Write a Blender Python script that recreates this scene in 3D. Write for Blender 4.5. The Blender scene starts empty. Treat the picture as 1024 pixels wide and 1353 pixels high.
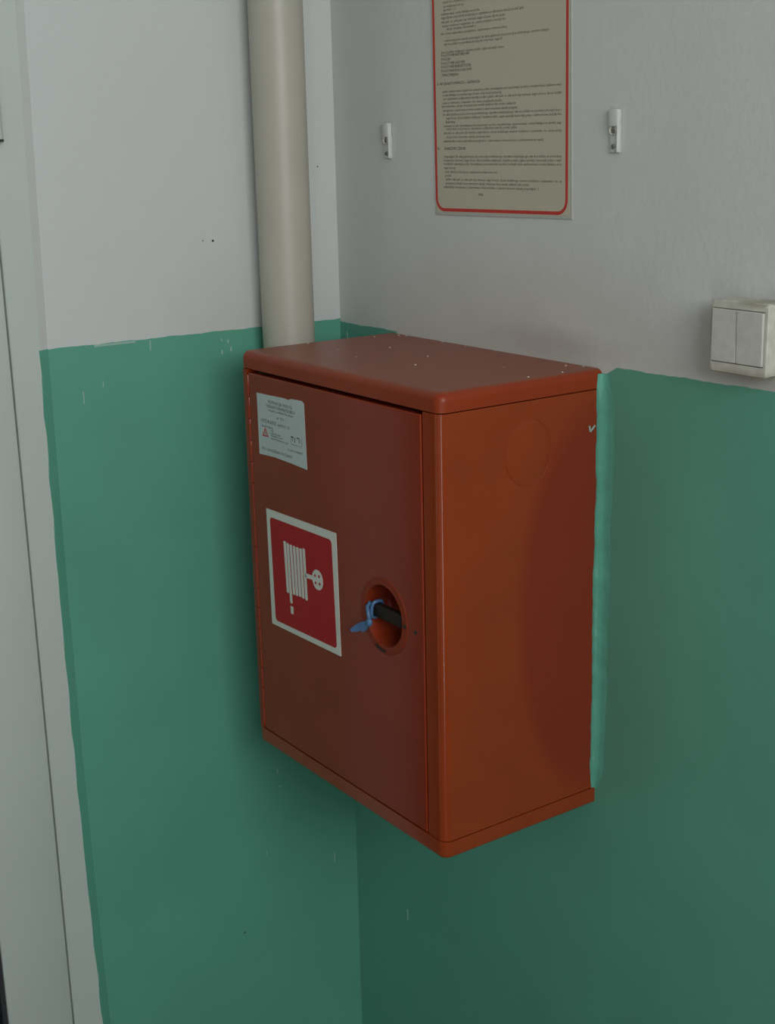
import bpy, bmesh, math, random
from mathutils import Vector, Matrix

C = bpy.context.scene.collection
scene = bpy.context.scene
PI = math.pi
random.seed(7)

# ------------------------------------------------------------------ camera
Z0 = 0.72                                   # underside of the cabinet above the floor
cam_data = bpy.data.cameras.new('camera')
cam = bpy.data.objects.new('camera', cam_data)
C.objects.link(cam)
cam_data.sensor_fit = 'VERTICAL'
cam_data.sensor_height = 36.0
cam_data.lens = 48.107
cam_data.clip_start = 0.02
yaw, pitch, roll = 2.5310, 0.2673, -0.0230
fwd = Vector((math.cos(yaw) * math.cos(pitch), math.sin(yaw) * math.cos(pitch), -math.sin(pitch)))
rgt = Vector((math.sin(yaw), -math.cos(yaw), 0))
upv = rgt.cross(fwd)
r2 = math.cos(roll) * rgt + math.sin(roll) * upv
u2 = -math.sin(roll) * rgt + math.cos(roll) * upv
mw = Matrix.Identity(4)
for i in range(3):
    mw[i][0], mw[i][1], mw[i][2] = r2[i], u2[i], -fwd[i]
mw[0][3], mw[1][3], mw[2][3] = 2.0042, -1.3112, 0.9627 + Z0
cam.matrix_world = mw
scene.camera = cam

# ------------------------------------------------------------------ world, light, exposure
world = bpy.data.worlds.new('daylight')
scene.world = world
world.use_nodes = True
bg = world.node_tree.nodes['Background']
bg.inputs['Color'].default_value = (0.85, 0.93, 1.0, 1)
bg.inputs['Strength'].default_value = 1.0

ROOM_X, ROOM_Y, ROOM_H, FLOOR = 3.40, -3.6, 2.75, -0.14
WIN_Y0, WIN_Y1, WIN_Z0, WIN_Z1 = -2.10, -0.45, 1.70, 2.68     # high window on the far side of the landing
LOW, EDGE_X = -1.70, 2.55                 # the landing ends at EDGE_X, the drop beyond is added for the strip light
GD_Y0, GD_Y1, GD_Z0, GD_Z1 = -2.88, -2.58, -1.05, 1.25   # unseen strip window, added for the highlight on the cabinet's front edge


def daylight(name, y0, y1, z0, z1, watts, col):
    ld = bpy.data.lights.new(name, 'AREA')
    ld.shape = 'RECTANGLE'
    ld.size = y1 - y0
    ld.size_y = z1 - z0
    ld.energy = watts
    ld.color = col
    lo = bpy.data.objects.new(name, ld)
    C.objects.link(lo)
    lo.location = (ROOM_X - 0.02, (y0 + y1) / 2, (z0 + z1) / 2)
    lo.rotation_euler = Vector((-1, 0, 0)).to_track_quat('-Z', 'Y').to_euler()


daylight('window_daylight', WIN_Y0 + 0.06, WIN_Y1 - 0.06, WIN_Z0 + 0.06, WIN_Z1 - 0.06, 41, (0.97, 0.99, 0.985))
daylight('edge_highlight_light', GD_Y0 + 0.04, GD_Y1 - 0.04, GD_Z0 + 0.04, GD_Z1 - 0.04, 14, (0.98, 0.99, 0.985))  # unseen lamp for the highlight down the cabinet's edge

scene.view_settings.view_transform = 'Standard'
scene.view_settings.look = 'None'
scene.view_settings.gamma = 1
scene.view_settings.use_curve_mapping = False
scene.view_settings.exposure = 0.11


# ------------------------------------------------------------------ materials
def mat(name, col, rough=0.5, metal=0.0, var=0.0, vscale=8.0, bump=0.0, bscale=200.0, bdist=0.002, coat=0.0, spec=0.5, detail=4):
    m = bpy.data.materials.new(name)
    m.use_nodes = True
    nt = m.node_tree
    b = nt.nodes['Principled BSDF']
    b.inputs['Base Color'].default_value = (*col, 1)
    b.inputs['Roughness'].default_value = rough
    b.inputs['Metallic'].default_value = metal
    b.inputs['Coat Weight'].default_value = coat
    b.inputs['Specular IOR Level'].default_value = spec
    tc = nt.nodes.new('ShaderNodeNewGeometry')
    if var:
        n = nt.nodes.new('ShaderNodeTexNoise')
        n.inputs['Scale'].default_value = vscale
        n.inputs['Detail'].default_value = detail
        nt.links.new(tc.outputs['Position'], n.inputs['Vector'])
        r = nt.nodes.new('ShaderNodeMapRange')
        r.inputs['From Min'].default_value = 0.3
        r.inputs['From Max'].default_value = 0.7
        r.inputs['To Min'].default_value = 1 - var
        r.inputs['To Max'].default_value = 1 + var
        nt.links.new(n.outputs['Fac'], r.inputs['Value'])
        mx = nt.nodes.new('ShaderNodeMix')
        mx.data_type = 'RGBA'
        mx.blend_type = 'MULTIPLY'
        mx.name = 'tint'
        mx.inputs['Factor'].default_value = 1
        mx.inputs['A'].default_value = (*col, 1)
        nt.links.new(r.outputs['Result'], mx.inputs['B'])
        nt.links.new(mx.outputs['Result'], b.inputs['Base Color'])
    if bump:
        n2 = nt.nodes.new('ShaderNodeTexNoise')
        n2.inputs['Scale'].default_value = bscale
        n2.inputs['Detail'].default_value = 3
        nt.links.new(tc.outputs['Position'], n2.inputs['Vector'])
        bp = nt.nodes.new('ShaderNodeBump')
        bp.inputs['Strength'].default_value = bump
        bp.inputs['Distance'].default_value = bdist
        nt.links.new(n2.outputs['Fac'], bp.inputs['Height'])
        nt.links.new(bp.outputs['Normal'], b.inputs['Normal'])
    return m


def math_node(nt, op, a, b=None, c=None):
    n = nt.nodes.new('ShaderNodeMath')
    n.operation = op
    for i, v in enumerate((a, b, c)):
        if v is None:
            continue
        if isinstance(v, (int, float)):
            n.inputs[i].default_value = v
        else:
            nt.links.new(v, n.inputs[i])
    return n.outputs[0]


def soft_ellipse(nt, pos, axes, centre, radii, e0, e1, wob=0.0, wscale=20.0):
    """1 inside an ellipse in two world axes, falling to 0 between e0 and e1 of its radius"""
    sep = nt.nodes.new('ShaderNodeSeparateXYZ')
    nt.links.new(pos, sep.inputs[0])
    t = []
    for ax, c, r in zip(axes, centre, radii):
        d = math_node(nt, 'SUBTRACT', sep.outputs[ax], c)
        d = math_node(nt, 'DIVIDE', d, r)
        t.append(math_node(nt, 'MULTIPLY', d, d))
    s = math_node(nt, 'SQRT', math_node(nt, 'ADD', t[0], t[1]))
    if wob:
        n = nt.nodes.new('ShaderNodeTexNoise')
        n.inputs['Scale'].default_value = wscale
        n.inputs['Detail'].default_value = 4
        nt.links.new(pos, n.inputs['Vector'])
        s = math_node(nt, 'ADD', s, math_node(nt, 'MULTIPLY', math_node(nt, 'SUBTRACT', n.outputs['Fac'], 0.5), wob))
    mr = nt.nodes.new('ShaderNodeMapRange')
    mr.inputs['From Min'].default_value = e0
    mr.inputs['From Max'].default_value = e1
    mr.inputs['To Min'].default_value = 1
    mr.inputs['To Max'].default_value = 0
    nt.links.new(s, mr.inputs['Value'])
    return mr.outputs['Result']


def stain_or_tint(m, fac_fn, col, amount):
    """mix a stain or tint colour over the base colour of material m where fac_fn says so"""
    nt = m.node_tree
    b = nt.nodes['Principled BSDF']
    geo = nt.nodes.new('ShaderNodeNewGeometry')
    fac = math_node(nt, 'MULTIPLY', fac_fn(nt, geo), amount)
    mx = nt.nodes.new('ShaderNodeMix')
    mx.data_type = 'RGBA'
    mx.inputs['B'].default_value = (*col, 1)
    nt.links.new(fac, mx.inputs['Factor'])
    inp = b.inputs['Base Color']
    if inp.is_linked:
        nt.links.new(inp.links[0].from_socket, mx.inputs['A'])
    else:
        mx.inputs['A'].default_value = inp.default_value[:]
    nt.links.new(mx.outputs['Result'], inp)


M = {}
M['white_left'] = mat('white_wall_paint_smooth', (0.585, 0.61, 0.60), 0.65, var=0.025, vscale=3, bump=0.15, bscale=90, bdist=0.002)
M['white_right'] = mat('white_wall_paint_rolled', (0.615, 0.63, 0.61), 0.65, var=0.03, vscale=6, bump=0.22, bscale=90, bdist=0.003)
M['green'] = mat('green_oil_paint', (0.112, 0.362, 0.266), 0.36, var=0.05, vscale=5, bump=0.25, bscale=45, bdist=0.002)
M['bead'] = mat('green_oil_paint_over_filler', (0.105, 0.365, 0.27), 0.22, var=0.08, vscale=30, bump=0.4, bscale=60, bdist=0.003)
M['red'] = mat('red_brown_gloss_enamel', (0.245, 0.030, 0.0085), 0.17, var=0.06, vscale=9, bump=0.04, bscale=60, bdist=0.001, spec=0.32)
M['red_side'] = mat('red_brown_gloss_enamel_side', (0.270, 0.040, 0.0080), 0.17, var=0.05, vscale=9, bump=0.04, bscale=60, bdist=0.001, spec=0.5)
M['red_top'] = mat('red_brown_enamel_dusty', (0.265, 0.036, 0.0090), 0.36, var=0.06, vscale=9, bump=0.05, bscale=60, bdist=0.001, spec=0.3)
M['dark'] = mat('dark_recess', (0.02, 0.016, 0.014), 0.6)
M['handle'] = mat('dark_brown_plastic', (0.022, 0.015, 0.011), 0.5, spec=0.25)
M['cream'] = mat('cream_pipe_paint', (0.445, 0.425, 0.36), 0.42, var=0.03, vscale=12, bump=0.1, bscale=60)
M['door_white'] = mat('pale_mint_white_door', (0.51, 0.56, 0.53), 0.45, var=0.02, vscale=4, bump=0.04, bscale=80)
M['gasket'] = mat('dark_rubber_gasket', (0.03, 0.03, 0.035), 0.6)
M['plastic'] = mat('white_plastic', (0.545, 0.545, 0.50), 0.35, var=0.07, vscale=80)
M['clip_plastic'] = mat('off_white_clip_plastic', (0.60, 0.61, 0.59), 0.45, var=0.05, vscale=90)
M['red_cup'] = mat('red_brown_enamel_dull', (0.235, 0.028, 0.0080), 0.42, var=0.06, vscale=30, spec=0.3)
M['plastic_dirty'] = mat('aged_white_plastic', (0.54, 0.525, 0.455), 0.35, var=0.12, vscale=70)
M['metal'] = mat('zinc_screw', (0.30, 0.30, 0.28), 0.35, metal=0.8)
M['paper'] = mat('yellowed_paper', (0.51, 0.478, 0.365), 0.40, var=0.02, vscale=6, spec=0.35)
M['grey_wall'] = mat('dim_grey_wall', (0.45, 0.47, 0.45), 0.6, var=0.03)
M['film'] = mat('laminate_film_edge', (0.43, 0.435, 0.40), 0.3)
M['print_red'] = mat('red_print', (0.52, 0.026, 0.018), 0.45)
M['ink'] = mat('grey_ink', (0.105, 0.10, 0.082), 0.5)
M['ink_bold'] = mat('black_ink', (0.05, 0.047, 0.042), 0.5)
M['label_ink'] = mat('label_ink', (0.10, 0.105, 0.105), 0.5)
M['sticker'] = mat('pale_blue_white_label', (0.52, 0.58, 0.57), 0.4, var=0.03, vscale=30)
M['sign_white'] = mat('sign_white', (0.66, 0.68, 0.62), 0.35)
M['sign_red'] = mat('sign_red', (0.40, 0.004, 0.010), 0.32, spec=0.25)
M['tie'] = mat('blue_plastic_film', (0.075, 0.165, 0.32), 0.35, var=0.2, vscale=120)
M['chip'] = mat('pale_green_paint_chip', (0.30, 0.48, 0.40), 0.5)
M['plaster'] = mat('plaster_crumb', (0.62, 0.58, 0.50), 0.8)
M['floor'] = mat('grey_terrazzo', (0.065, 0.062, 0.056), 0.2, var=0.25, vscale=60)
M['ceiling'] = mat('white_ceiling', (0.62, 0.62, 0.60), 0.8, var=0.02)
M['drip'] = mat('pale_paint_drip', (0.32, 0.50, 0.43), 0.4)
M['hole'] = mat('dark_hole', (0.05, 0.045, 0.04), 0.9)

# glass of the window and of the door
g = bpy.data.materials.new('clear_glass')
g.use_nodes = True
gb = g.node_tree.nodes['Principled BSDF']
gb.inputs['Roughness'].default_value = 0.02
gb.inputs['Transmission Weight'].default_value = 1
M['glass'] = g
M['dark_glass'] = mat('dark_door_glass', (0.012, 0.014, 0.016), 0.08)

# dirt halo around the switch and a rubbed grey smear on the plaster over the cabinet
stain_or_tint(M['white_right'], lambda nt, ge: soft_ellipse(nt, ge.outputs['Position'], (0, 2), (0.915, 1.425), (0.085, 0.062), 0.55, 1.25, 0.5, 40), (0.30, 0.27, 0.20), 0.55)
stain_or_tint(M['white_right'], lambda nt, ge: soft_ellipse(nt, ge.outputs['Position'], (0, 2), (0.555, 1.395), (0.14, 0.022), 0.3, 1.2, 0.9, 30), (0.36, 0.33, 0.30), 0.45)
stain_or_tint(M['white_left'], lambda nt, ge: soft_ellipse(nt, ge.outputs['Position'], (1, 2), (-0.22, 1.40), (0.10, 0.10), 0.2, 1.3, 0.6, 20), (0.50, 0.47, 0.42), 0.35)
stain_or_tint(M['white_right'], lambda nt, ge: soft_ellipse(nt, ge.outputs['Position'], (0, 2), (0.52, 1.40), (0.36, 0.16), 0.1, 1.2, 0.4, 12), (0.50, 0.455, 0.40), 0.45)  # warm bounce from the cabinet top painted into the wall colour, with dirt
# a darker red over the rear half of the cabinet's side
stain_or_tint(M['red_side'], lambda nt, ge: soft_ellipse(nt, ge.outputs['Position'], (1, 2), (0.0, 1.035), (0.150, 0.290), 0.90, 1.06, 0.05, 8), (0.205, 0.020, 0.009), 0.7)


def dust(nt, ge):
    sep = nt.nodes.new('ShaderNodeSeparateXYZ')
    nt.links.new(ge.outputs['Normal'], sep.inputs[0])
    n = nt.nodes.new('ShaderNodeTexNoise')
    n.inputs['Scale'].default_value = 45
    n.inputs['Detail'].default_value = 6
    nt.links.new(ge.outputs['Position'], n.inputs['Vector'])
    up = nt.nodes.new('ShaderNodeMapRange')
    up.inputs['From Min'].default_value = 0.75
    up.inputs['From Max'].default_value = 1.0
    nt.links.new(sep.outputs[2], up.inputs['Value'])
    return math_node(nt, 'MULTIPLY', up.outputs['Result'], math_node(nt, 'ADD', math_node(nt, 'MULTIPLY', n.outputs['Fac'], 0.7), 0.35))


stain_or_tint(M['red_top'], dust, (0.28, 0.115, 0.065), 0.55)
stain_or_tint(M['plastic_dirty'], lambda nt, ge: soft_ellipse(nt, ge.outputs['Position'], (0, 2), (0.93, 1.400), (0.060, 0.0085), 0.4, 1.3, 0.6, 60), (0.27, 0.225, 0.165), 0.6)
stain_or_tint(M['plastic_dirty'], lambda nt, ge: soft_ellipse(nt, ge.outputs['Position'], (0, 2), (0.945, 1.492), (0.030, 0.010), 0.5, 1.1, 0.4, 60), (0.30, 0.28, 0.20), 0.8)


# ------------------------------------------------------------------ mesh helpers
def obj(name, bm, m, parent=None, smooth=None, wn=False):
    me = bpy.data.meshes.new(name)
    bmesh.ops.recalc_face_normals(bm, faces=bm.faces)
    if smooth is not None:
        for f in bm.faces:
            f.smooth = True
    bm.to_mesh(me)
    bm.free()
    mats = m if isinstance(m, (list, tuple)) else [m]
    for k in mats:
        me.materials.append(M[k])
    if smooth is not None:
        me.set_sharp_from_angle(angle=math.radians(smooth))
    o = bpy.data.objects.new(name, me)
    C.objects.link(o)
    if parent:
        o.parent = parent
        o.matrix_parent_inverse = parent.matrix_world.inverted()
    if wn:
        w = o.modifiers.new('weighted', 'WEIGHTED_NORMAL')
        w.keep_sharp = True
    return o


def thing(name, label, cat, loc, group=None):
    o = bpy.data.objects.new(name, None)
    o.location = loc
    o.matrix_world = Matrix.Translation(loc)
    o.empty_display_size = 0.05
    C.objects.link(o)
    tag(o, label, cat, group)
    return o


def tag(o, label, cat, group=None):
    o['label'] = label
    o['category'] = cat
    if group:
        o['group'] = group


def struct(o):
    o['kind'] = 'structure'
    return o


def add_box(bm, x0, x1, y0, y1, z0, z1, bev=0.0, seg=2, mi=0, sel=None):
    vs = [bm.verts.new((x, y, z)) for x in (x0, x1) for y in (y0, y1) for z in (z0, z1)]
    idx = [(0, 1, 3, 2), (4, 6, 7, 5), (0, 4, 5, 1), (2, 3, 7, 6), (0, 2, 6, 4), (1, 5, 7, 3)]
    fs = [bm.faces.new([vs[i] for i in f]) for f in idx]
    for f in fs:
        f.material_index = mi
    bmesh.ops.recalc_face_normals(bm, faces=fs)
    if bev:
        es = {e for f in fs for e in f.edges}
        if sel:
            es = {e for e in es if sel(e.verts[0].co, e.verts[1].co)}
        bmesh.ops.bevel(bm, geom=list(es), offset=bev, segments=seg, profile=0.5, affect='EDGES')
    return fs


def box(*a, **k):
    bm = bmesh.new()
    add_box(bm, *a, **k)
    return bm


def add_cyl(bm, c, axis, r, h, n=24, r2=None, mi=0, bev=0.0):
    """cylinder whose base centre is c, running h along axis"""
    axis = Vector(axis).normalized()
    q = Vector((0, 0, 1)).rotation_difference(axis)
    r2 = r if r2 is None else r2
    prof = [(r, 0), (r2, h)] if not bev else [(r, 0), (r2, h - bev), (r2 - bev * 0.3, h - bev * 0.3), (r2 - bev, h)]
    rings = []
    for rr, hh in prof:
        rings.append([bm.verts.new(Vector(c) + q @ Vector((rr * math.cos(2 * PI * i / n), rr * math.sin(2 * PI * i / n), hh))) for i in range(n)])
    for a, b in zip(rings, rings[1:]):
        for i in range(n):
            bm.faces.new((a[i], a[(i + 1) % n], b[(i + 1) % n], b[i])).material_index = mi
    bm.faces.new(rings[0][::-1]).material_index = mi
    bm.faces.new(rings[-1]).material_index = mi


def add_tube(bm, pts, rad, n=10, cap=True):
    pts = [Vector(p) for p in pts]
    rads = rad if isinstance(rad, (list, tuple)) else [rad] * len(pts)
    rings = []
    t0 = (pts[1] - pts[0]).normalized()
    ref = Vector((0, 0, 1)) if abs(t0.z) < 0.9 else Vector((1, 0, 0))
    nrm = (ref - t0 * ref.dot(t0)).normalized()
    for i, p in enumerate(pts):
        t = (pts[min(i + 1, len(pts) - 1)] - pts[max(i - 1, 0)]).normalized()
        nrm = (nrm - t * nrm.dot(t)).normalized()
        bn = t.cross(nrm)
        rings.append([bm.verts.new(p + rads[i] * (math.cos(2 * PI * k / n) * nrm + math.sin(2 * PI * k / n) * bn)) for k in range(n)])
    for a, b in zip(rings, rings[1:]):
        for i in range(n):
            bm.faces.new((a[i], a[(i + 1) % n], b[(i + 1) % n], b[i]))
    if cap:
        bm.faces.new(rings[0][::-1])
        bm.faces.new(rings[-1])


def add_ribbon(bm, prof, th, z0, z1):
    """sheet metal: an open xy profile of thickness th (towards its left) extruded in z"""
    pts = [Vector((p[0], p[1], 0)) for p in prof]
    off = []
    for i, p in enumerate(pts):
        ns = []
        if i > 0:
            d = (p - pts[i - 1]).normalized()
            ns.append(Vector((-d.y, d.x, 0)))
        if i < len(pts) - 1:
            d = (pts[i + 1] - p).normalized()
            ns.append(Vector((-d.y, d.x, 0)))
        nn = sum(ns, Vector()).normalized()
        off.append(p + nn * th / max(0.5, nn.dot(ns[0])))
    loop = pts + off[::-1]
    a = [bm.verts.new((p.x, p.y, z0)) for p in loop]
    b = [bm.verts.new((p.x, p.y, z1)) for p in loop]
    n = len(loop)
    k = len(pts)
    for i in range(n):
        bm.faces.new((a[i], a[(i + 1) % n], b[(i + 1) % n], b[i]))
    for i in range(k - 1):
        j = n - 1 - i
        bm.faces.new((a[i], a[i + 1], a[j - 1], a[j]))
        bm.faces.new((b[i], b[j], b[j - 1], b[i + 1]))


def add_plate(bm, pts, y, th, mi=0):
    """flat plate facing -y: outline pts in (x, z), front face at y, th deep towards +y"""
    a = [bm.verts.new((p[0], y, p[1])) for p in pts]
    b = [bm.verts.new((p[0], y + th, p[1])) for p in pts]
    n = len(pts)
    fs = [bm.faces.new(a), bm.faces.new(b[::-1])]
    for i in range(n):
        fs.append(bm.faces.new((a[i], b[i], b[(i + 1) % n], a[(i + 1) % n])))
    for f in fs:
        f.material_index = mi


def add_ring_plate(bm, outer, inner, y, th, mi=0):
    n = len(outer)
    A = [[bm.verts.new((p[0], yy, p[1])) for p in o] for o, yy in ((outer, y), (inner, y), (inner, y + th), (outer, y + th))]
    for k in range(4):
        for i in range(n):
            bm.faces.new((A[k][i], A[k][(i + 1) % n], A[(k + 1) % 4][(i + 1) % n], A[(k + 1) % 4][i])).material_index = mi


def round_rect(c, r, seg=6):
    """c: four corners (x, z) in order; corners rounded by r"""
    out = []
    n = len(c)
    for i in range(n):
        p, a, b = Vector(c[i]), Vector(c[i - 1]), Vector(c[(i + 1) % n])
        d1, d2 = (a - p).normalized(), (b - p).normalized()
        s, e = p + d1 * r, p + d2 * r
        for k in range(seg + 1):
            t = k / seg
            q = (1 - t) ** 2 * s + 2 * t * (1 - t) * (p * 0.75 + (s + e) * 0.125) + t * t * e
            out.append((q.x, q.y))
    return out


def lathe_y(bm, cx, cz, prof, n=48, mi=0):
    """profile of (radius, y) turned about the y axis through (cx, cz)"""
    rings = []
    for r, y in prof:
        if r < 1e-6:
            rings.append([bm.verts.new((cx, y, cz))])
        else:
            rings.append([bm.verts.new((cx + r * math.cos(2 * PI * i / n), y, cz + r * math.sin(2 * PI * i / n))) for i in range(n)])
    for a, b in zip(rings, rings[1:]):
        for i in range(n):
            f = [a[i % len(a)], a[(i + 1) % len(a)], b[(i + 1) % len(b)], b[i % len(b)]]
            f = list(dict.fromkeys(f))
            if len(f) > 2:
                bm.faces.new(f).material_index = mi


def add_text(bm, s, x0, x1, zc, size, y, mi=0, bold=0.0):
    """one line of printing on a plane facing -y, stretched to run from x0 to x1, centred on height zc"""
    cu = bpy.data.curves.new('line', 'FONT')
    cu.body = s
    cu.size = size
    cu.resolution_u = 1
    cu.offset = bold
    ob = bpy.data.objects.new('line', cu)
    C.objects.link(ob)
    dg = bpy.context.evaluated_depsgraph_get()
    me = bpy.data.meshes.new_from_object(ob.evaluated_get(dg))
    xs = [v.co.x for v in me.vertices]
    if xs:
        lo, hi = min(xs), max(xs)
        k = (x1 - x0) / max(1e-6, hi - lo)
        vs = [bm.verts.new((x0 + (v.co.x - lo) * k, y, zc + v.co.y - size * 0.25)) for v in me.vertices]
        for p in me.polygons:
            try:
                bm.faces.new([vs[i] for i in p.vertices]).material_index = mi
            except ValueError:
                pass
    bpy.data.objects.remove(ob)
    bpy.data.curves.remove(cu)
    bpy.data.meshes.remove(me)


def wobble(t, seed, amp):
    return amp * (math.sin(t * 61 + seed) + 0.6 * math.sin(t * 143 + 2.1 * seed) + 0.4 * math.sin(t * 317 + 3.7 * seed)) / 2


# ------------------------------------------------------------------ the room
bm = box(-0.2, EDGE_X, ROOM_Y - 0.2, 0.2, FLOOR - 0.2, FLOOR)
add_box(bm, EDGE_X - 0.2, ROOM_X + 0.2, ROOM_Y - 0.2, 0.2, LOW - 0.1, LOW)
add_box(bm, EDGE_X - 0.2, EDGE_X, ROOM_Y - 0.2, 0.2, LOW, FLOOR - 0.2)
struct(obj('floor', bm, 'floor'))
bm = box(-0.2, ROOM_X + 0.2, ROOM_Y - 0.2, 0.2, ROOM_H, ROOM_H + 0.1)
struct(obj('ceiling', bm, 'ceiling'))
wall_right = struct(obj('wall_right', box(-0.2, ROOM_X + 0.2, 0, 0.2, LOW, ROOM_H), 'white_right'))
struct(obj('wall_front', box(-0.2, ROOM_X + 0.2, ROOM_Y - 0.2, ROOM_Y, LOW, ROOM_H), 'grey_wall'))
bm = bmesh.new()
add_box(bm, ROOM_X, ROOM_X + 0.2, ROOM_Y, GD_Y0, LOW, ROOM_H)
add_box(bm, ROOM_X, ROOM_X + 0.2, GD_Y0, GD_Y1, LOW, GD_Z0)
add_box(bm, ROOM_X, ROOM_X + 0.2, GD_Y0, GD_Y1, GD_Z1, ROOM_H)
add_box(bm, ROOM_X, ROOM_X + 0.2, GD_Y1, WIN_Y0, LOW, ROOM_H)
add_box(bm, ROOM_X, ROOM_X + 0.2, WIN_Y1, 0, LOW, ROOM_H)
add_box(bm, ROOM_X, ROOM_X + 0.2, WIN_Y0, WIN_Y1, LOW, WIN_Z0)
add_box(bm, ROOM_X, ROOM_X + 0.2, WIN_Y0, WIN_Y1, WIN_Z1, ROOM_H)
struct(obj('wall_back', bm, 'grey_wall'))


# the daylight window and the strip window added for the edge highlight
def glazed(name, part, y0, y1, z0, z1, w):
    e = bpy.data.objects.new(name, None)
    e.location = (ROOM_X, (y0 + y1) / 2, z0)
    e.matrix_world = Matrix.Translation(e.location)
    C.objects.link(e)
    struct(e)
    bm = bmesh.new()
    for a, b, c, d in ((y0, y0 + w, z0, z1), (y1 - w, y1, z0, z1), (y0 + w, y1 - w, z0, z0 + w), (y0 + w, y1 - w, z1 - w, z1)):
        add_box(bm, ROOM_X + 0.02, ROOM_X + 0.08, a, b, c, d)
    obj(part + '_frame', bm, 'door_white', e)
    obj(part + '_pane', box(ROOM_X + 0.045, ROOM_X + 0.053, y0 + w, y1 - w, z0 + w, z1 - w), 'glass', e)


glazed('window_1', 'window', WIN_Y0, WIN_Y1, WIN_Z0, WIN_Z1, 0.05)
glazed('highlight_window', 'window', GD_Y0, GD_Y1, GD_Z0, GD_Z1, 0.04)  # frame and pane of the added, unseen strip window

# left wall: plaster edge towards the door is chamfered and slightly uneven
EDGE = [(FLOOR, -0.5360), (0.19, -0.5400), (0.45, -0.5450), (0.705, -0.5480), (1.00, -0.5485), (1.38, -0.5460), (1.63, -0.5415), (1.88, -0.5360), (2.08, -0.5330)]


def edge_y(z):
    for (za, ya), (zb, yb) in zip(EDGE, EDGE[1:]):
        if z <= zb:
            return ya + (yb - ya) * (z - za) / (zb - za) - 0.0045
    return EDGE[-1][1] - 0.0045


DOOR_TOP = 2.08
CH = 0.0150
bm = bmesh.new()
zs = [FLOOR + (DOOR_TOP - FLOOR) * i / 60 for i in range(61)]
rows = []
for z in zs:
    e = edge_y(z) + wobble(z, 1.3, 0.0006)
    rows.append([bm.verts.new(p) for p in ((0, 0, z), (0, e + CH, z), (0.0033, e + CH * 0.5, z), (0.0066, e, z), (-0.15, e, z), (-0.15, 0, z))])
for a, b in zip(rows, rows[1:]):
    for i in range(5):
        bm.faces.new((a[i], a[i + 1], b[i + 1], b[i]))
add_box(bm, -0.15, 0, -1.50, 0, DOOR_TOP, ROOM_H)
add_box(bm, -0.15, 0, ROOM_Y, -1.50, FLOOR, ROOM_H)
wall_left = struct(obj('wall_left', bm, 'white_left', smooth=8))

# green oil paint, a thin raised coat with an uneven upper edge
bm = bmesh.new()
TH = 0.0007
cols = []
NY = 90
top_rows = []
for i in range(NY + 1):
    t = i / NY
    y = -0.5355 + 0.5355 * t
    zt = 1.3812 - 0.0018 * t + wobble(y * 1.2, 0.4, 0.0011)
    if i == 0:
        zt = 1.3815
    cols.append((y, zt))
NZ = 46
grid = []
for i, (y, zt) in enumerate(cols):
    col = []
    for k in range(NZ + 1):
        z = FLOOR + (zt - FLOOR) * k / NZ
        yy = y
        if i <= 6:                          # the first columns follow the chamfered edge
            w = 1 - i / 6
            yy = y * (1 - w) + (edge_y(z) + CH) * w
        col.append(bm.verts.new((TH, yy, z)))
    grid.append(col)
lip0, lip, lip2 = [], [], []
for k in range(NZ + 1):
    z = FLOOR + (cols[0][1] - FLOOR) * k / NZ
    lip2.append(bm.verts.new((0.0033 + TH, edge_y(z) + CH * 0.5, z)))
    lip.append(bm.verts.new((0.0066 + TH, edge_y(z) - 0.0006 + wobble(z, 2.2, 0.0020), z)))
    lip0.append(bm.verts.new((0.0060, edge_y(z) - 0.0014 + wobble(z, 2.2, 0.0020), z)))
grid = [lip0, lip, lip2] + grid
for a, b in zip(grid, grid[1:]):
    for k in range(NZ):
        bm.faces.new((a[k], b[k], b[k + 1], a[k + 1]))
top = [c[-1] for c in grid]
topb = [bm.verts.new((v.co.x - TH * 1.2, v.co.y, v.co.z + 0.0003)) for v in top]
for a, b, c, d in zip(top, top[1:], topb[1:], topb):
    bm.faces.new((a, b, c, d))
obj('painted_dado', bm, 'green', wall_left, smooth=8)

bm = bmesh.new()
prof = []
x = 0.0
while x <= 1.30:
    if x <= 0.1702:
        zt = 1.3737 + wobble(x, 0.9, 0.0012)
    elif x <= 0.652:
        zt = 1.345
    elif x <= 0.678:
        zt = 1.3590 + (x - 0.652) * 0.55
    else:
        zt = 1.3742 + (x - 0.678) * 0.012 + wobble(x, 2.9, 0.0010)
    prof.append((x, zt))
    if abs(x - 0.170) < 1e-6:
        prof.append((0.1712, 1.345))
    x = round(x + 0.005, 4)
prof.append((ROOM_X, prof[-1][1]))
a = [bm.verts.new((x, -TH, FLOOR)) for x, z in prof]
b = [bm.verts.new((x, -TH, z)) for x, z in prof]
c = [bm.verts.new((x, 0.0002, z + 0.0004)) for x, z in prof]
for i in range(len(prof) - 1):
    bm.faces.new((a[i], a[i + 1], b[i + 1], b[i]))
    bm.faces.new((b[i], b[i + 1], c[i + 1], c[i]))
obj('painted_dado', bm, 'green', wall_right)

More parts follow.
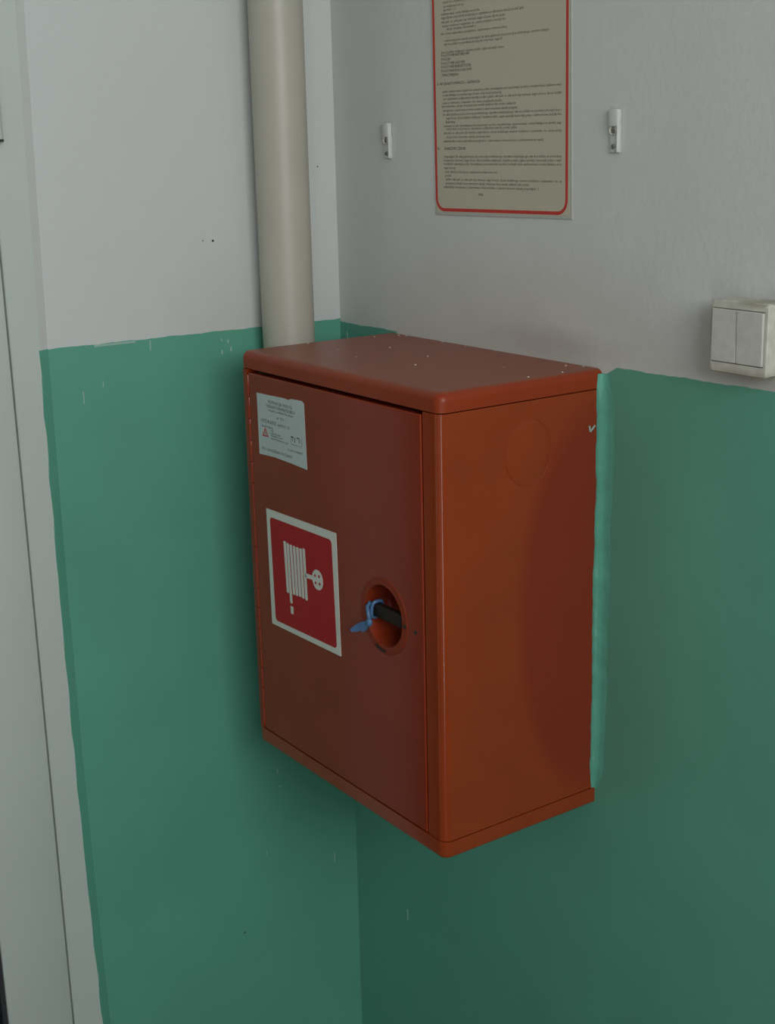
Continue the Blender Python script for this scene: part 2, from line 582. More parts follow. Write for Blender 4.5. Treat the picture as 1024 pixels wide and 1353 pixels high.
# lumpy painted filler bead down the joint of cabinet and wall
bm = bmesh.new()
rows = []
NB = 150
for i in range(NB + 1):
    z = 0.742 + (1.3640 - 0.742) * i / NB
    u = (z - 0.742) / 0.62
    w = 0.0105 + 0.0040 * u + 0.0006 * math.sin(z * 37) + 0.0004 * math.sin(z * 91 + 1)
    w *= min(1, 0.40 + 10 * (1 - u)) * min(1, 0.40 + 9 * u)
    out = 0.0044 + 0.0005 * math.sin(z * 23 + 2) + 0.0004 * math.sin(z * 77)
    if z < 1.305:
        out += 0.0010 * min(1, (1.305 - z) / 0.004)
    out *= min(1, 0.4 + 9 * u)
    xs = 0.6526
    ov = 0.0008 + 0.0007 * math.sin(z * 19 + 1) + 0.0005 * math.sin(z * 67) + 0.0003 * math.sin(z * 211)
    rows.append([bm.verts.new(p) for p in (
        (xs, 0.0, z), (xs, -out - 0.0040 - ov, z), (xs + 0.0010, -out - 0.0042 - ov, z), (xs + w * 0.30, -out - 0.0018, z),
        (xs + w * 0.55, -out * 0.85 - 0.0008, z), (xs + w * 0.78, -out * 0.48 - 0.0005, z), (xs + w * 1.15, -0.0018, z), (xs + w * 1.8 + 0.001, -0.0006, z))])
for p, q in zip(rows, rows[1:]):
    for k in range(7):
        bm.faces.new((p[k], p[k + 1], q[k + 1], q[k]))
bm.faces.new(rows[0])
bm.faces.new(rows[-1][::-1])
obj('filler_bead', bm, 'bead', wall_right, smooth=80)

# small flaws: runs of pale paint on the green, nail holes in the plaster
for y, z, h, w in ((-0.425, 1.3785, 0.0035, 0.070), (-0.3649, 1.3700, 0.016, 0.0022), (-0.4843, 1.3000, 0.020, 0.0022), (-0.4500, 1.318, 0.010, 0.0018), (-0.2362, 1.3455, 0.007, 0.003), (-0.224, 1.362, 0.006, 0.003), (-0.219, 1.349, 0.008, 0.003), (-0.2362, 1.366, 0.004, 0.003), (-0.1691, 0.567, 0.012, 0.002), (-0.165, 0.535, 0.003, 0.004), (-0.20, 0.41, 0.010, 0.0016), (-0.052, 0.35, 0.02, 0.002)):
    bm = box(TH - 0.0002, TH + 0.0007, y - w / 2, y + w / 2, z - h / 2, z + h / 2, bev=0.0004, seg=1)
    obj('paint_drip', bm, 'drip', wall_left)
for x, z, h in ((0.1669, 0.288, 0.022), (0.10, 1.354, 0.014), (0.022, 1.350, 0.016)):
    obj('paint_drip', box(x - 0.0012, x + 0.0012, -TH - 0.0007, -TH + 0.0002, z - h / 2, z + h / 2, bev=0.0004, seg=1), 'drip', wall_right)
for y, z, r in ((-0.2417, 1.5272, 0.0024), (-0.2600, 1.5282, 0.0012), (-0.0366, 1.6376, 0.0014), (-0.2548, 0.2635, 0.0020)):
    bm = bmesh.new()
    add_cyl(bm, (-0.001, y, z), (1, 0.15, 0), r, 0.0024 if z > 0.5 else 0.003, 8, r * 0.6)
    obj('nail_hole', bm, 'hole', wall_left)

# ------------------------------------------------------------------ door at the left edge
FX = 0.0061
SEAM = -0.5975
door = bpy.data.objects.new('door_1', None)
door.location = (FX, -1.02, 0)
door.matrix_world = Matrix.Translation(door.location)
C.objects.link(door)
struct(door)
bm = bmesh.new()
rows = []
for z in zs:                                # the stile meets the uneven plaster edge
    e = edge_y(z) + 0.0004
    rows.append([bm.verts.new(p) for p in ((FX - 0.06, e, z), (FX, e, z), (FX, SEAM + 0.0032, z), (FX - 0.0014, SEAM + 0.0017, z), (FX - 0.06, SEAM + 0.0017, z))])
for a, b in zip(rows, rows[1:]):
    for i in range(5):
        bm.faces.new((a[i], a[(i + 1) % 5], b[(i + 1) % 5], b[i]))
add_box(bm, FX - 0.06, FX, -1.50, -1.448, FLOOR, DOOR_TOP, 0.0015, 1)
add_box(bm, FX - 0.06, FX, -1.448, SEAM + 0.0012, DOOR_TOP - 0.05, DOOR_TOP, 0.0015, 1)
add_box(bm, FX - 0.05, FX - 0.008, SEAM - 0.02, SEAM + 0.0012, FLOOR, DOOR_TOP - 0.05)
obj('door_frame', bm, 'door_white', door)
bm = bmesh.new()
LY0, LY1 = -1.4465, SEAM - 0.0018
ST = -0.7085
for y0, y1, z0, z1 in ((ST, LY1, FLOOR + 0.008, 2.028), (LY0, LY0 + 0.112, FLOOR + 0.008, 2.028), (LY0 + 0.112, ST, FLOOR + 0.008, FLOOR + 0.12), (LY0 + 0.112, ST, 1.916, 2.028)):
    add_box(bm, FX - 0.050, FX + 0.001, y0, y1, z0, z1, 0.0022, 2)
leaf = obj('door_leaf', bm, 'door_white', door, smooth=40)
bm = bmesh.new()
for y0, y1, z0, z1 in ((ST - 0.008, ST, FLOOR + 0.12, 1.916), (LY0 + 0.112, LY0 + 0.12, FLOOR + 0.12, 1.916), (LY0 + 0.12, ST - 0.008, FLOOR + 0.12, FLOOR + 0.128), (LY0 + 0.12, ST - 0.008, 1.908, 1.916)):
    add_box(bm, FX - 0.03, FX - 0.003, y0, y1, z0, z1)
obj('gasket', bm, 'gasket', leaf)
obj('door_pane', box(FX - 0.022, FX - 0.014, LY0 + 0.118, ST - 0.006, FLOOR + 0.126, 1.91), 'dark_glass', leaf)
for zb in (1.692, FLOOR + 0.16):
    bm = bmesh.new()
    add_cyl(bm, (FX + 0.010, SEAM + 0.007, zb), (0, 0, 1), 0.0095, 0.105, 20, bev=0.002)
    add_box(bm, FX + 0.0005, FX + 0.006, SEAM + 0.008, SEAM + 0.0135, zb + 0.008, zb + 0.098)
    h = obj('door_hinge', bm, 'door_white', door, smooth=40)
    bm = bmesh.new()
    add_cyl(bm, (FX + 0.010, SEAM + 0.007, zb - 0.0035), (0, 0, 1), 0.0100, 0.0036, 20)
    obj('washer', bm, 'gasket', h)

# ------------------------------------------------------------------ riser pipe
PX, PY, PR = 0.055, -0.1388, 0.0432
pts = [(PX, PY, ROOM_H), (PX, PY, 2.2), (PX, PY, 1.7), (PX, PY, 1.31)]
BR = 0.075
for i in range(1, 10):
    t = PI / 2 * i / 9
    pts.append((PX + BR * (1 - math.cos(t)), PY, 1.31 - BR * math.sin(t)))
pts.append((0.1508, PY, 1.31 - BR))
bm = bmesh.new()
add_tube(bm, pts, PR, 40)
pipe = obj('riser_pipe', bm, 'cream', smooth=40)
tag(pipe, 'thick cream painted vertical pipe running down the corner behind the red cabinet', 'pipe')

# ------------------------------------------------------------------ hydrant cabinet
X0, X1, D = 0.1510, 0.6530, 0.2822
ZB, ZT = Z0, Z0 + 0.65
SEAM_T, SEAM_B = 1.3440, 0.7412
cab = thing('fire_hose_cabinet', 'red-brown metal fire hose cabinet hung on the wall in the corner', 'cabinet', (0.405, -0.14, ZB))

R = 0.0130
prof = [(X1, -0.0005), (X1, -D + R)]
for i in range(1, 7):
    t = PI / 2 * i / 6
    prof.append((X1 - R * (1 - math.cos(t)), -D + R - R * math.sin(t)))
prof[-1] = (X1 - R, -D)
prof += [(0.6170, -D), (0.6155, -D + 0.0015), (0.6155, -D + 0.022)]
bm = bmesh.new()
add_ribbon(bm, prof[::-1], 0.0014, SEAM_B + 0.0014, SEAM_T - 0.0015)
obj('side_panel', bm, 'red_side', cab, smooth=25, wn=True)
r = 0.004
prof = [(X0, -0.0005), (X0, -D + r)]
for i in range(1, 5):
    t = PI / 2 * i / 4
    prof.append((X0 + r * (1 - math.cos(t)), -D + r - r * math.sin(t)))
prof += [(0.1636, -D), (0.1644, -D + 0.02)]
bm = bmesh.new()
add_ribbon(bm, prof, -0.0014, SEAM_B + 0.0014, SEAM_T - 0.0015)
obj('side_panel', bm, 'red', cab, smooth=25, wn=True)
obj('back_panel', box(X0 + 0.001, X1 - 0.001, -0.0030, -0.0005, SEAM_B - 0.003, SEAM_T + 0.003), 'red', cab)

# top and bottom caps: pressed trays with rounded corners
V = lambda a, b: abs(a.x - b.x) < 1e-6 and abs(a.y - b.y) < 1e-6 and a.y < -0.1
for nm, z0, z1, mk in (('top_cap', SEAM_T, ZT, 'red_top'), ('bottom_cap', ZB - 0.0045, SEAM_B, 'red_side')):
    bm = bmesh.new()
    add_box(bm, X0 - 0.0058, X1 + 0.0006, -D - 0.0006, -0.0005, z0, z1)
    es = [e for e in bm.edges if V(e.verts[0].co, e.verts[1].co)]
    for lo, rad in ((True, 0.0126), (False, 0.0145)):
        e1 = [e for e in bm.edges if V(e.verts[0].co, e.verts[1].co) and abs(e.verts[0].co.z - e.verts[1].co.z) > 0.01 and abs(e.verts[0].co.x - (X0 - 0.0058 if lo else X1 + 0.0006)) < 1e-5]
        bmesh.ops.bevel(bm, geom=e1, offset=rad, segments=6, profile=0.5, affect='EDGES')
    zz = z1 if nm == 'top_cap' else z0
    es = [e for e in bm.edges if all(abs(v.co.z - zz) < 1e-6 for v in e.verts) and not all(v.co.y > -0.001 for v in e.verts)]
    bmesh.ops.bevel(bm, geom=es, offset=0.0118 if nm == 'top_cap' else 0.0055, segments=5, profile=0.5, affect='EDGES')
    # turned-in lip that leaves the dark joint under the cap
    obj(nm, bm, mk, cab, smooth=35, wn=True)

# knock-out disc for a pipe entry on the right side
bm = bmesh.new()
n = 48
rings = []
for rr, dx in ((0.0442, 0.0), (0.0438, 0.0008), (0.0430, 0.0009), (0.0424, 0.0002), (0.0414, 0.0005), (0.0, 0.0005)):
    if rr == 0:
        rings.append([bm.verts.new((X1 + dx, -0.1335, 1.2725))])
    else:
        rings.append([bm.verts.new((X1 + dx, -0.1335 + rr * 0.94 * math.cos(2 * PI * i / n), 1.2725 + rr * 1.05 * math.sin(2 * PI * i / n))) for i in range(n)])
for a, b in zip(rings, rings[1:]):
    for i in range(n):
        f = list(dict.fromkeys([a[i % len(a)], a[(i + 1) % len(a)], b[(i + 1) % len(b)], b[i % len(b)]]))
        if len(f) > 2:
            bm.faces.new(f)
obj('knockout_disc', bm, 'red_side', cab, smooth=50)
# tick-shaped chip of pale green paint
bm = bmesh.new()
for a, b in (((-0.0235, 1.2935), (-0.0215, 1.2850)), ((-0.0215, 1.2850), (-0.0130, 1.2930))):
    d = Vector((b[0] - a[0], b[1] - a[1])).normalized() * 0.0012
    nx = (-d.y, d.x)
    q = [(a[0] + nx[0], a[1] + nx[1]), (b[0] + nx[0], b[1] + nx[1]), (b[0] - nx[0], b[1] - nx[1]), (a[0] - nx[0], a[1] - nx[1])]
    va = [bm.verts.new((X1 + 0.0006, p[0], p[1])) for p in q]
    vb = [bm.verts.new((X1 - 0.0002, p[0], p[1])) for p in q]
    bm.faces.new(va)
    for i in range(4):
        bm.faces.new((va[i], va[(i + 1) % 4], vb[(i + 1) % 4], vb[i]))
obj('paint_chip', bm, 'chip', cab)['label'] = 'pale green tick-shaped paint chip'

# door: folded sheet with a round opening for the lock recess
DX0, DX1, DZ0, DZ1 = 0.1684, 0.6135, 0.7432, 1.3378
YF = -D - 0.0012
LX, LZ, LR = 0.5210, 1.0382, 0.0455
bm = bmesh.new()
BV = 0.0024


def rect(ins, y):
    return [bm.verts.new((x, y, z)) for x, z in ((DX0 + ins, DZ0 + ins), (DX1 - ins, DZ0 + ins), (DX1 - ins, DZ1 - ins), (DX0 + ins, DZ1 - ins))]


loops = [rect(BV * (1 - math.sin(t)), YF + BV * (1 - math.cos(t))) for t in (0, PI / 8, PI / 4, 3 * PI / 8, PI / 2)] + [rect(0, YF + 0.018)]
NH = 48
hole = [bm.verts.new((LX + LR * math.cos(2 * PI * i / NH), YF, LZ + LR * math.sin(2 * PI * i / NH))) for i in range(NH)]
hole2 = [bm.verts.new((v.co.x, YF + 0.004, v.co.z)) for v in hole]
for a, b in zip(loops, loops[1:]):
    for i in range(4):
        bm.faces.new((a[i], a[(i + 1) % 4], b[(i + 1) % 4], b[i]))
for i in range(NH):
    bm.faces.new((hole[i], hole[(i + 1) % NH], hole2[(i + 1) % NH], hole2[i]))
o = loops[0]
# front sheet: fans from the hole to the four sides
order = [0, 1, 2, 3]
ang0 = [math.atan2(o[k].co.z - LZ, o[k].co.x - LX) for k in range(4)]
for i in range(NH):
    a0 = 2 * PI * i / NH
    a1 = 2 * PI * (i + 1) / NH
    am = math.atan2(math.sin((a0 + a1) / 2), math.cos((a0 + a1) / 2))
    hole[i].tag = True
es = [bm.edges.get((o[i], o[(i + 1) % 4])) for i in range(4)] + [bm.edges.get((hole[i], hole[(i + 1) % NH])) for i in range(NH)]
bmesh.ops.triangle_fill(bm, use_beauty=True, use_dissolve=False, edges=es)
cdoor = obj('door', bm, 'red', cab, smooth=35, wn=True)

# piano hinge
nk = 17
pitchz = (DZ1 - DZ0 - 0.006) / nk
hinge_src = None
for i in range(nk):
    zb = DZ0 + 0.003 + i * pitchz
    if hinge_src is None:
        bm = bmesh.new()
        add_cyl(bm, (0.1664, -D - 0.0002, zb + 0.0008), (0, 0, 1), 0.0027, pitchz - 0.0016, 8, bev=0.0005)
        hinge_src = obj('hinge_knuckle', bm, 'red', cdoor, smooth=50)
    else:
        k = hinge_src.copy()
        C.objects.link(k)
        k.parent = cdoor
        k.location = (0, 0, i * pitchz)

# lock recess: pressed collar and dish
bm = bmesh.new()
lathe_y(bm, LX, LZ, [(0.0570, YF + 0.0002), (0.0562, YF - 0.0006), (0.0545, YF - 0.0012), (0.0525, YF - 0.0006), (0.0500, YF - 0.0004), (0.0475, YF - 0.0012), (0.0452, YF - 0.0010), (0.0442, YF + 0.0006),
                     (0.0438, YF + 0.014), (0.0432, YF + 0.034), (0.0410, YF + 0.0395), (0.0370, YF + 0.042), (0.0, YF + 0.042)], 56)
cup = obj('lock_recess', bm, 'red_cup', cdoor, smooth=50)
# grip bar across the recess
bm = bmesh.new()
add_box(bm, LX - 0.0425, LX + 0.0425, YF + 0.0035, YF + 0.0155, 1.0285, 1.0480, 0.003, 2)
grip = obj('grip_bar', bm, 'handle', cdoor, smooth=40)
grip['label'] = 'dark grip bar across the round recess'
# little holes and the slot in the collar
bm = bmesh.new()
add_cyl(bm, (0.5718, YF - 0.0014, 1.0368), (0, 1, 0), 0.0034, 0.002, 14)
add_cyl(bm, (0.5955, YF - 0.0004, 1.0350), (0, 1, 0), 0.0030, 0.002, 14)
obj('keyhole', bm, 'dark', cdoor)
bm = bmesh.new()
q = []
for k in range(9):
    t = math.radians(247 + (273 - 247) * k / 8)
    q.append((LX + 0.0535 * math.cos(t), LZ + 0.0535 * math.sin(t)))
for k in range(8, -1, -1):
    t = math.radians(247 + (273 - 247) * k / 8)
    q.append((LX + 0.0505 * math.cos(t), LZ + 0.0505 * math.sin(t)))
add_plate(bm, q, YF - 0.0015, 0.0012)
obj('collar_slot', bm, 'dark', cdoor)

# white instruction label on the door
bm = bmesh.new()
YS = YF - 0.0005
add_plate(bm, [(0.1937, 1.3097), (0.2300, 1.3106), (0.2720, 1.3120), (0.2890, 1.3113), (0.2930, 1.3135), (0.3240, 1.3150), (0.3300, 1.3118), (0.3310, 1.2600), (0.3321, 1.2132), (0.2900, 1.2150), (0.2400, 1.2160), (0.1938, 1.2139)][::-1], YS, 0.0005, 0)
YT = YS - 0.0002
for s, x0, x1, z, sz, bo in (('INSTRUKCJA OBSŁUGI', 0.228, 0.296, 1.3000, 0.0072, 0), ('HYDRANTU WEWNĘTRZNEGO', 0.2214, 0.305, 1.2930, 0.0072, 0),
                             ('w szafce z wężem tłocznym', 0.227, 0.299, 1.2876, 0.0058, 0), ('nr 52', 0.250, 0.2715, 1.2785, 0.0055, 0),
                             ('HYDRANT', 0.2051, 0.2492, 1.2682, 0.0082, 0), ('wg PN 52 - 20', 0.253, 0.287, 1.2680, 0.0065, 0), ('Sposób użycia', 0.2044, 0.2387, 1.2606, 0.0058, 0),
                             ('otw.', 0.2323, 0.2403, 1.2563, 0.0046, 0), ('rozwinąć wąż', 0.2309, 0.2606, 1.2525, 0.0046, 0), ('odkręcić zawór', 0.2306, 0.2671, 1.2485, 0.0046, 0),
                             ('skierować prąd wody na ogień', 0.2312, 0.2822, 1.2442, 0.0046, 0), ('nie gasić urządzeń', 0.2796, 0.3213, 1.2353, 0.0050, 0), ('DO GASZENIA POŻARU', 0.2031, 0.2923, 1.2245, 0.0064, 0)):
    add_text(bm, s, x0, x1, z, sz, YT, 1, bo)
# the small triangle and the faint panel at the right of the label
tri_o = [(0.2055, 1.2440), (0.2245, 1.2450), (0.2152, 1.2590)]
cx, cz = sum(p[0] for p in tri_o) / 3, sum(p[1] for p in tri_o) / 3
tri_i = [(cx + (p[0] - cx) * 0.60, cz + (p[1] - cz) * 0.60) for p in tri_o]
add_ring_plate(bm, tri_o, tri_i, YT, 0.0001, 2)
add_plate(bm, [(0.2144, 1.2465), (0.2160, 1.2465), (0.2158, 1.2525), (0.2146, 1.2525)], YT, 0.0001, 1)
for x0, z0, x1, z1 in ((0.2899, 1.2470, 0.2905, 1.2560), (0.3195, 1.2470, 0.3201, 1.2575), (0.2899, 1.2450, 0.3201, 1.2456), (0.2905, 1.2555, 0.298, 1.2575), (0.300, 1.2490, 0.3020, 1.2560), (0.307, 1.2560, 0.313, 1.2580), (0.3135, 1.2500, 0.3150, 1.2570), (0.294, 1.2500, 0.2952, 1.2550)):
    add_plate(bm, [(x0, z0), (x1, z0), (x1, z1), (x0, z1)], YT, 0.0001, 1)
lab = obj('instruction_label', bm, ['sticker', 'label_ink', 'print_red'], cdoor)
lab['label'] = 'pale printed instruction label'

# red fire hose sign
bm = bmesh.new()
SO = [(0.2088, 0.9391), (0.4078, 0.9433), (0.4052, 1.1325), (0.2068, 1.1289)]
SI = [(0.2212, 0.9480), (0.3978, 0.9525), (0.3925, 1.1195), (0.2170, 1.1172)]
add_plate(bm, SO, YS - 0.0003, 0.0009, 0)
add_plate(bm, round_rect(SI, 0.006, 4), YS - 0.0005, 0.0002, 1)
YP = YS - 0.0007
bars = [((0.2593, 1.0875), (0.2630, 1.0045)), ((0.2681, 1.0862), (0.2719, 0.9896)), ((0.2772, 1.0858), (0.2811, 1.0060)), ((0.2867, 1.0860), (0.2900, 1.0066)), ((0.2961, 1.0862), (0.2990, 1.0076)), ((0.3053, 1.0864), (0.3079, 1.0072)), ((0.3144, 1.0884), (0.3172, 1.0067))]
for (xa, za), (xb, zb) in bars:
    w = 0.0034
    add_plate(bm, [(xb - w, zb + 0.001), (xb - w * 0.5, zb), (xb + w * 0.5, zb), (xb + w, zb + 0.001), (xa + w, za - 0.001), (xa + w * 0.5, za), (xa - w * 0.5, za), (xa - w, za - 0.001)], YP, 0.0002, 0)
add_plate(bm, [(0.2696, 0.9725), (0.2768, 0.9725), (0.2776, 0.9850), (0.2688, 0.9850)], YP, 0.0002, 0)
add_plate(bm, [(0.3170, 1.0432), (0.3420, 1.0446), (0.3420, 1.0515), (0.3170, 1.0502)], YP, 0.0002, 0)
add_plate(bm, [(0.3512 + 0.0150 * math.cos(2 * PI * i / 32), 1.0480 + 0.0158 * math.sin(2 * PI * i / 32)) for i in range(32)], YP - 0.0001, 0.0002, 0)
for hx, hz in ((0.3445, 1.0532), (0.3560, 1.0545), (0.3455, 1.0420), (0.3570, 1.0428)):
    add_plate(bm, [(hx + 0.0022 * math.cos(2 * PI * i / 12), hz + 0.0024 * math.sin(2 * PI * i / 12)) for i in range(12)], YP - 0.0003, 0.0002, 1)
sg = obj('hose_reel_sign', bm, ['sign_white', 'sign_red'], cdoor)
sg['label'] = 'red square sign with white hose reel symbol'

# plaster crumbs along the back of the top
bm = bmesh.new()
rnd = random.Random(3)
for x, y in ((0.184, -0.008), (0.192, -0.012), (0.205, -0.007), (0.176, -0.05), (0.30, -0.006), (0.36, -0.008), (0.43, -0.005), (0.165, -0.17), (0.25, -0.17), (0.33, -0.19), (0.45, -0.17), (0.62, -0.006), (0.60, -0.02), (0.40, -0.11), (0.29, -0.10), (0.55, -0.09), (0.637, -0.06), (0.636, -0.12)):
    s = rnd.uniform(0.0006, 0.0012)
    add_box(bm, x - s, x + s * 1.4, y - s, y + s, ZT - 0.0002, ZT + s * 1.1, s * 0.35, 1)
cr = obj('plaster_crumbs', bm, 'plaster')
cr['kind'] = 'stuff'
tag(cr, 'tiny pale plaster crumbs lying on top of the red cabinet', 'crumbs')

# ------------------------------------------------------------------ blue tie knotted on the grip
tie = thing('plastic_tie', 'blue plastic film tie knotted around the dark grip in the round recess', 'tie', (0.4915, -0.2880, 1.0260))
bm = bmesh.new()
pts = []
gy, gz = YF + 0.0095, 1.0383
for i in range(25):
    t = 2 * PI * i / 24
    pts.append((0.4905 + 0.003 * math.sin(t), gy + 0.0092 * math.copysign(abs(math.cos(t)) ** 0.6, math.cos(t)), gz + 0.0126 * math.copysign(abs(math.sin(t)) ** 0.6, math.sin(t))))
add_tube(bm, pts, 0.0026, 8)
add_tube(bm, [(0.4895, YF - 0.001, 1.051), (0.486, YF - 0.0035, 1.044), (0.4880, YF - 0.004, 1.034), (0.4925, YF - 0.005, 1.026)], [0.0024, 0.003, 0.003, 0.0034], 8)
obj('loop', bm, 'tie', tie, smooth=60)
bm = bmesh.new()
bmesh.ops.create_uvsphere(bm, u_segments=12, v_segments=8, radius=0.0055, matrix=Matrix.Translation((0.4930, YF - 0.0060, 1.0225)) @ Matrix.Diagonal((1, 0.8, 1.2, 1)))
obj('knot', bm, 'tie', tie, smooth=80)


def leaf_tail(p0, p1, width, twist, sag):
    bm = bmesh.new()
    p0, p1 = Vector(p0), Vector(p1)
    d = (p1 - p0).normalized()
    side = d.cross(Vector((0, 1, 0))).normalized()
    nr = side.cross(d)
    L, Rr = [], []
    N = 12
    for i in range(N + 1):
        t = i / N
        w = width * (0.22 + 0.78 * math.sin(PI * min(1, t * 0.86 + 0.10)) ** 0.9) * 0.5
        a = twist * t
        s = side * math.cos(a) + nr * math.sin(a)
        c = p0.lerp(p1, t) + nr * sag * math.sin(PI * t)
        L.append((c + s * w, c, c - s * w, nr * 0.0006))
    rows = []
    for l, c, r_, off in L:
        rows.append([bm.verts.new(l), bm.verts.new(c + off * 3), bm.verts.new(r_), bm.verts.new(c + off * 1.6)])
    for a, b in zip(rows, rows[1:]):
        for k in range(4):
            bm.faces.new((a[k], a[(k + 1) % 4], b[(k + 1) % 4], b[k]))
    bm.faces.new(rows[0])
    bm.faces.new(rows[-1][::-1])
    return bm


obj('tail', leaf_tail((0.4930, YF - 0.0065, 1.0215), (0.4560, YF - 0.014, 1.0005), 0.0120, 0.5, 0.002), 'tie', tie, smooth=60)
obj('tail', leaf_tail((0.4935, YF - 0.0065, 1.0220), (0.4790, YF - 0.010, 1.0040), 0.0075, -0.6, 0.002), 'tie', tie, smooth=60)

# ------------------------------------------------------------------ notice on the wall
PT = 1.990
notice = thing('notice_sheet', 'laminated cream notice with red rounded border and small print on white wall', 'notice', (0.435, 0, 1.566))
bm = bmesh.new()
PYF = -0.0022
OUT = [(0.2838, 1.5660), (0.5892, 1.5690), (0.5800, PT), (0.2745, PT)]
add_plate(bm, OUT, PYF, 0.0022, 0)
obj('laminate', bm, 'film', notice)
bm = bmesh.new()
add_plate(bm, [(0.2848, 1.5700), (0.5850, 1.5726), (0.5768, PT - 0.004), (0.2760, PT - 0.004)], PYF - 0.0003, 0.0003, 0)
obj('paper', bm, 'paper', notice)
bm = bmesh.new()
c0 = [(0.2862, 1.5735), (0.5790, 1.5762), (0.5745, PT - 0.012), (0.2812, PT - 0.012)]
w = 0.0024
ins = lambda c, k: [(c[0][0] + k, c[0][1] + k), (c[1][0] - k, c[1][1] + k), (c[2][0] - k, c[2][1] - k), (c[3][0] + k, c[3][1] - k)]
add_ring_plate(bm, round_rect(ins(c0, -w), 0.019), round_rect(ins(c0, w), 0.014), PYF - 0.0005, 0.0003, 0)
obj('red_border', bm, 'print_red', notice)

LINES = [(0.3067, 0.369, 1.8719, 0), (0.3065, 0.3558, 1.8658, 0), (0.3075, 0.3354, 1.861, 0), (0.302, 0.3921, 1.8554, 0), (0.3019, 0.4878, 1.8502, 0), (0.3017, 0.4477, 1.8443, 0), (0.3042, 0.4497, 1.8388, 0), (0.3151, 0.3834, 1.8342, 0), (0.3014, 0.4525, 1.828, 0), (0.3084, 0.5397, 1.8181, 0), (0.3083, 0.4427, 1.813, 0), (0.3009, 0.4465, 1.8019, 0), (0.3016, 0.3679, 1.7972, 'POGOTOWIE RATUNKOWE'), (0.3015, 0.3235, 1.792, 'POLICJA'), (0.3014, 0.3576, 1.7861, 'POGOTOWIE GAZOWE'), (0.3013, 0.3716, 1.781, 'POGOTOWIE ENERGETYCZNE'), (0.3012, 0.3733, 1.7752, 'POGOTOWIE WODOCIĄGOWE'), (0.3022, 0.3424, 1.7694, 'STRAŻ MIEJSKA'), (0.2911, 0.3923, 1.7573, 'II. AKCJA RATOWNICZO - GAŚNICZA'), (0.3036, 0.5665, 1.7462, 0), (0.3035, 0.4399, 1.7408, 0), (0.306, 0.5667, 1.7356, 0), (0.304, 0.4416, 1.7297, 0), (0.3013, 0.4713, 1.7249, 0), (0.3039, 0.4746, 1.719, 0), (0.3037, 0.567, 1.7132, 0), (0.3111, 0.5671, 1.7077, 0), (0.311, 0.3349, 1.7023, 'kabiny.'), (0.3053, 0.5673, 1.6965, 0), (0.3117, 0.4747, 1.6921, 0), (0.3051, 0.5675, 1.6864, 0), (0.3115, 0.4161, 1.6804, 0), (0.3049, 0.5308, 1.6745, 0), (0.2900, 0.2935, 1.6636, 'III'), (0.3056, 0.358, 1.6636, 'ZABEZPIECZENIE'), (0.3054, 0.5673, 1.6521, 0), (0.3053, 0.5674, 1.6466, 0), (0.3052, 0.5683, 1.6413, 0), (0.3051, 0.3332, 1.6355, 0), (0.3069, 0.4297, 1.6298, 0), (0.3078, 0.3227, 1.6243, 0), (0.3095, 0.5687, 1.6187, 0), (0.3095, 0.5012, 1.6131, 0), (0.3037, 0.5205, 1.6076, 0), (0.3878, 0.3984, 1.5974, '998')]
TEXT = ('każdy kto zauważy pożar obowiązany jest zachować spokój i niezwłocznie zaalarmować osoby będące w strefie zagrożenia oraz straż pożarną '
        'po uzyskaniu połączenia należy podać gdzie się pali co się pali czy istnieje zagrożenie życia ludzkiego numer telefonu i nazwisko '
        'do czasu przybycia straży kierownictwo akcją obejmuje kierownik zakładu lub osoba najbardziej energiczna i opanowana '
        'równocześnie z alarmowaniem należy przystąpić do akcji gaśniczej za pomocą podręcznego sprzętu znajdującego się w pobliżu '
        'w pierwszej kolejności ratować zagrożone życie ludzkie wyłączyć dopływ prądu i gazu usunąć materiały palne i wybuchowe ').split()
wi = 0
bm = bmesh.new()
YTX = PYF - 0.0005
for x0, x1, z, s in LINES:
    bold = isinstance(s, str)
    if not bold:
        nchar = max(3, int((x1 - x0) / 0.00262))
        words = []
        while sum(len(k) + 1 for k in words) < nchar:
            words.append(TEXT[wi % len(TEXT)])
            wi += 1
        s = ' '.join(words)[:nchar].strip()
    add_text(bm, s, x0, x1, z, 0.0056 if bold else 0.0053, YTX, 1 if bold else 0, 0)
tx = obj('printed_text', bm, ['ink', 'ink_bold'], notice)


# ------------------------------------------------------------------ two white clips screwed to the wall
def wall_clip(x, z, label, flip=1):
    t = thing('wall_clip', label, 'clip', (x, 0, z), 'white clips beside the notice')
    bm = bmesh.new()
    add_box(bm, x - 0.0085, x + 0.0085, -0.0045, 0, z - 0.027, z + 0.008, 0.0015, 2)
    add_box(bm, x - 0.0080, x + 0.0080, -0.0085, 0, z + 0.006, z + 0.028, 0.0020, 2)
    add_box(bm, x + 0.0062, x + 0.0086, -0.0078, -0.001, z - 0.026, z + 0.027, 0.0010, 2)
    obj('clip_body', bm, 'clip_plastic', t, smooth=40)
    bm = bmesh.new()
    lathe_y(bm, x - 0.0015, z + 0.0015, [(0.0066, -0.0044), (0.0066, -0.0062), (0.0058, -0.0070), (0.0048, -0.0062), (0.0046, -0.0046)], 20)
    obj('clip_ring', bm, 'plastic_dirty', t, smooth=50)
    for dz, rr in ((0.0015, 0.0040), (-0.0190, 0.0032)):
        bm = bmesh.new()
        lathe_y(bm, x - 0.0015, z + dz, [(rr, -0.0044), (rr, -0.0056), (rr * 0.7, -0.0064), (0.0012, -0.0064), (0.0010, -0.0050), (0, -0.0050)], 16)
        obj('screw', bm, 'metal', t, smooth=40)
    return t


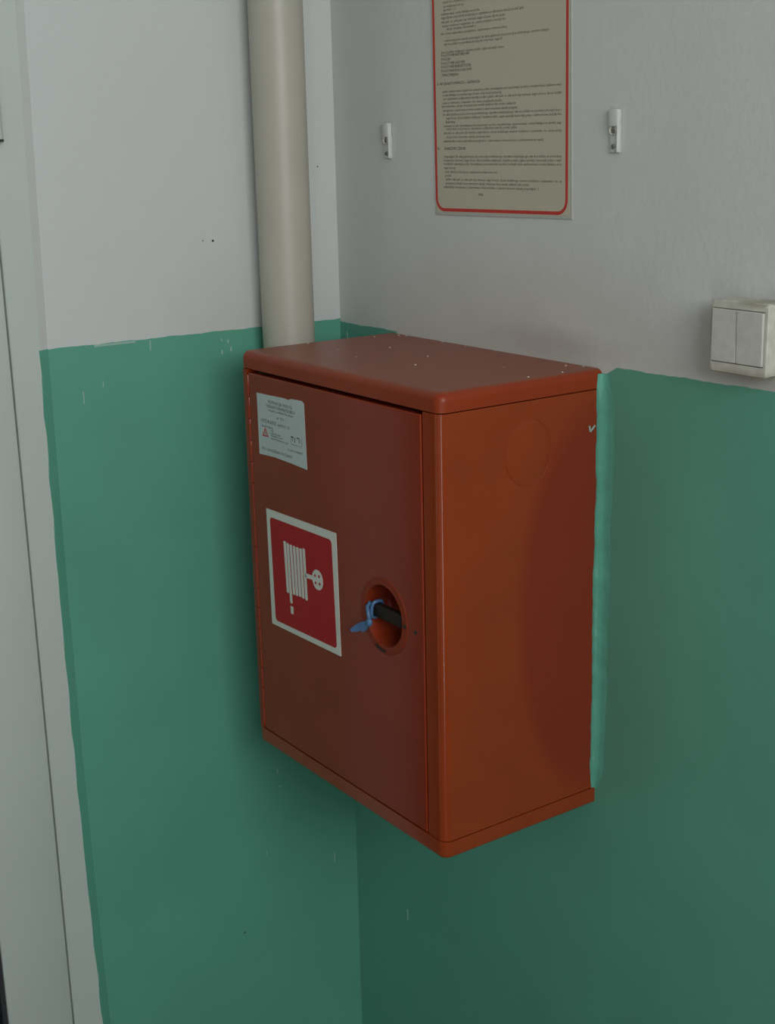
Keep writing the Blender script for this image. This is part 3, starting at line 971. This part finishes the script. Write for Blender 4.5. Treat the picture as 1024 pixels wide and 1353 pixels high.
wall_clip(0.1590, 1.6765, 'white plastic clip with screws on wall between pipe and red-bordered notice')
wall_clip(0.6705, 1.6835, 'white plastic clip with screws on wall between red-bordered notice and light switch')

# ------------------------------------------------------------------ light switch
sw = thing('light_switch', 'grimy white double rocker light switch on the wall over the green paint', 'light switch', (0.927, 0, 1.40))
SX0, SX1, SZ0, SZ1 = 0.8830, 0.9695, 1.4010, 1.4880
obj('back_box', box(SX0 + 0.001, SX1 - 0.001, -0.037, 0, SZ0 + 0.001, SZ1 - 0.001, bev=0.0025, seg=2), 'plastic_dirty', sw, smooth=40, wn=True)
bm = bmesh.new()
RX0, RX1, RZ0, RZ1 = 0.8855, 0.9645, 1.4135, 1.4785
c_o = [(SX0, SZ0), (SX1, SZ0), (SX1, SZ1), (SX0, SZ1)]
c_i = [(RX0, RZ0), (RX1, RZ0), (RX1, RZ1), (RX0, RZ1)]
A = [round_rect(c_o, 0.004, 3), round_rect([(p[0] * 1.0, p[1]) for p in c_o], 0.004, 3)]
so = round_rect(c_o, 0.004, 3)
si = round_rect(ins(c_o, 0.0015), 0.0035, 3)
ri = round_rect(c_i, 0.0015, 3)
rings = [[bm.verts.new((p[0], y, p[1])) for p in lp] for lp, y in ((so, -0.0372), (so, -0.0445), (si, -0.0460), (ri, -0.0460), (ri, -0.0400))]
n = len(so)
for a, b in zip(rings, rings[1:]):
    for i in range(n):
        bm.faces.new((a[i], a[(i + 1) % n], b[(i + 1) % n], b[i]))
bm.faces.new(rings[-1])
bm.faces.new(rings[0][::-1])
obj('switch_frame', bm, 'plastic_dirty', sw, smooth=40)
mid = (RX0 + RX1) / 2 - 0.0005
for x0, x1, tilt in ((RX0 + 0.0006, mid - 0.0003, 0.0), (mid + 0.0003, RX1 - 0.0006, 0.0018)):
    bm = bmesh.new()
    add_box(bm, x0, x1, -0.0482, -0.0405, RZ0 + 0.0009, RZ1 - 0.0009, 0.0016, 2)
    for v in bm.verts:
        if v.co.y < -0.044:
            v.co.y -= tilt * ((v.co.z - RZ0) / (RZ1 - RZ0))
    obj('rocker', bm, 'plastic', sw, smooth=40, wn=True)
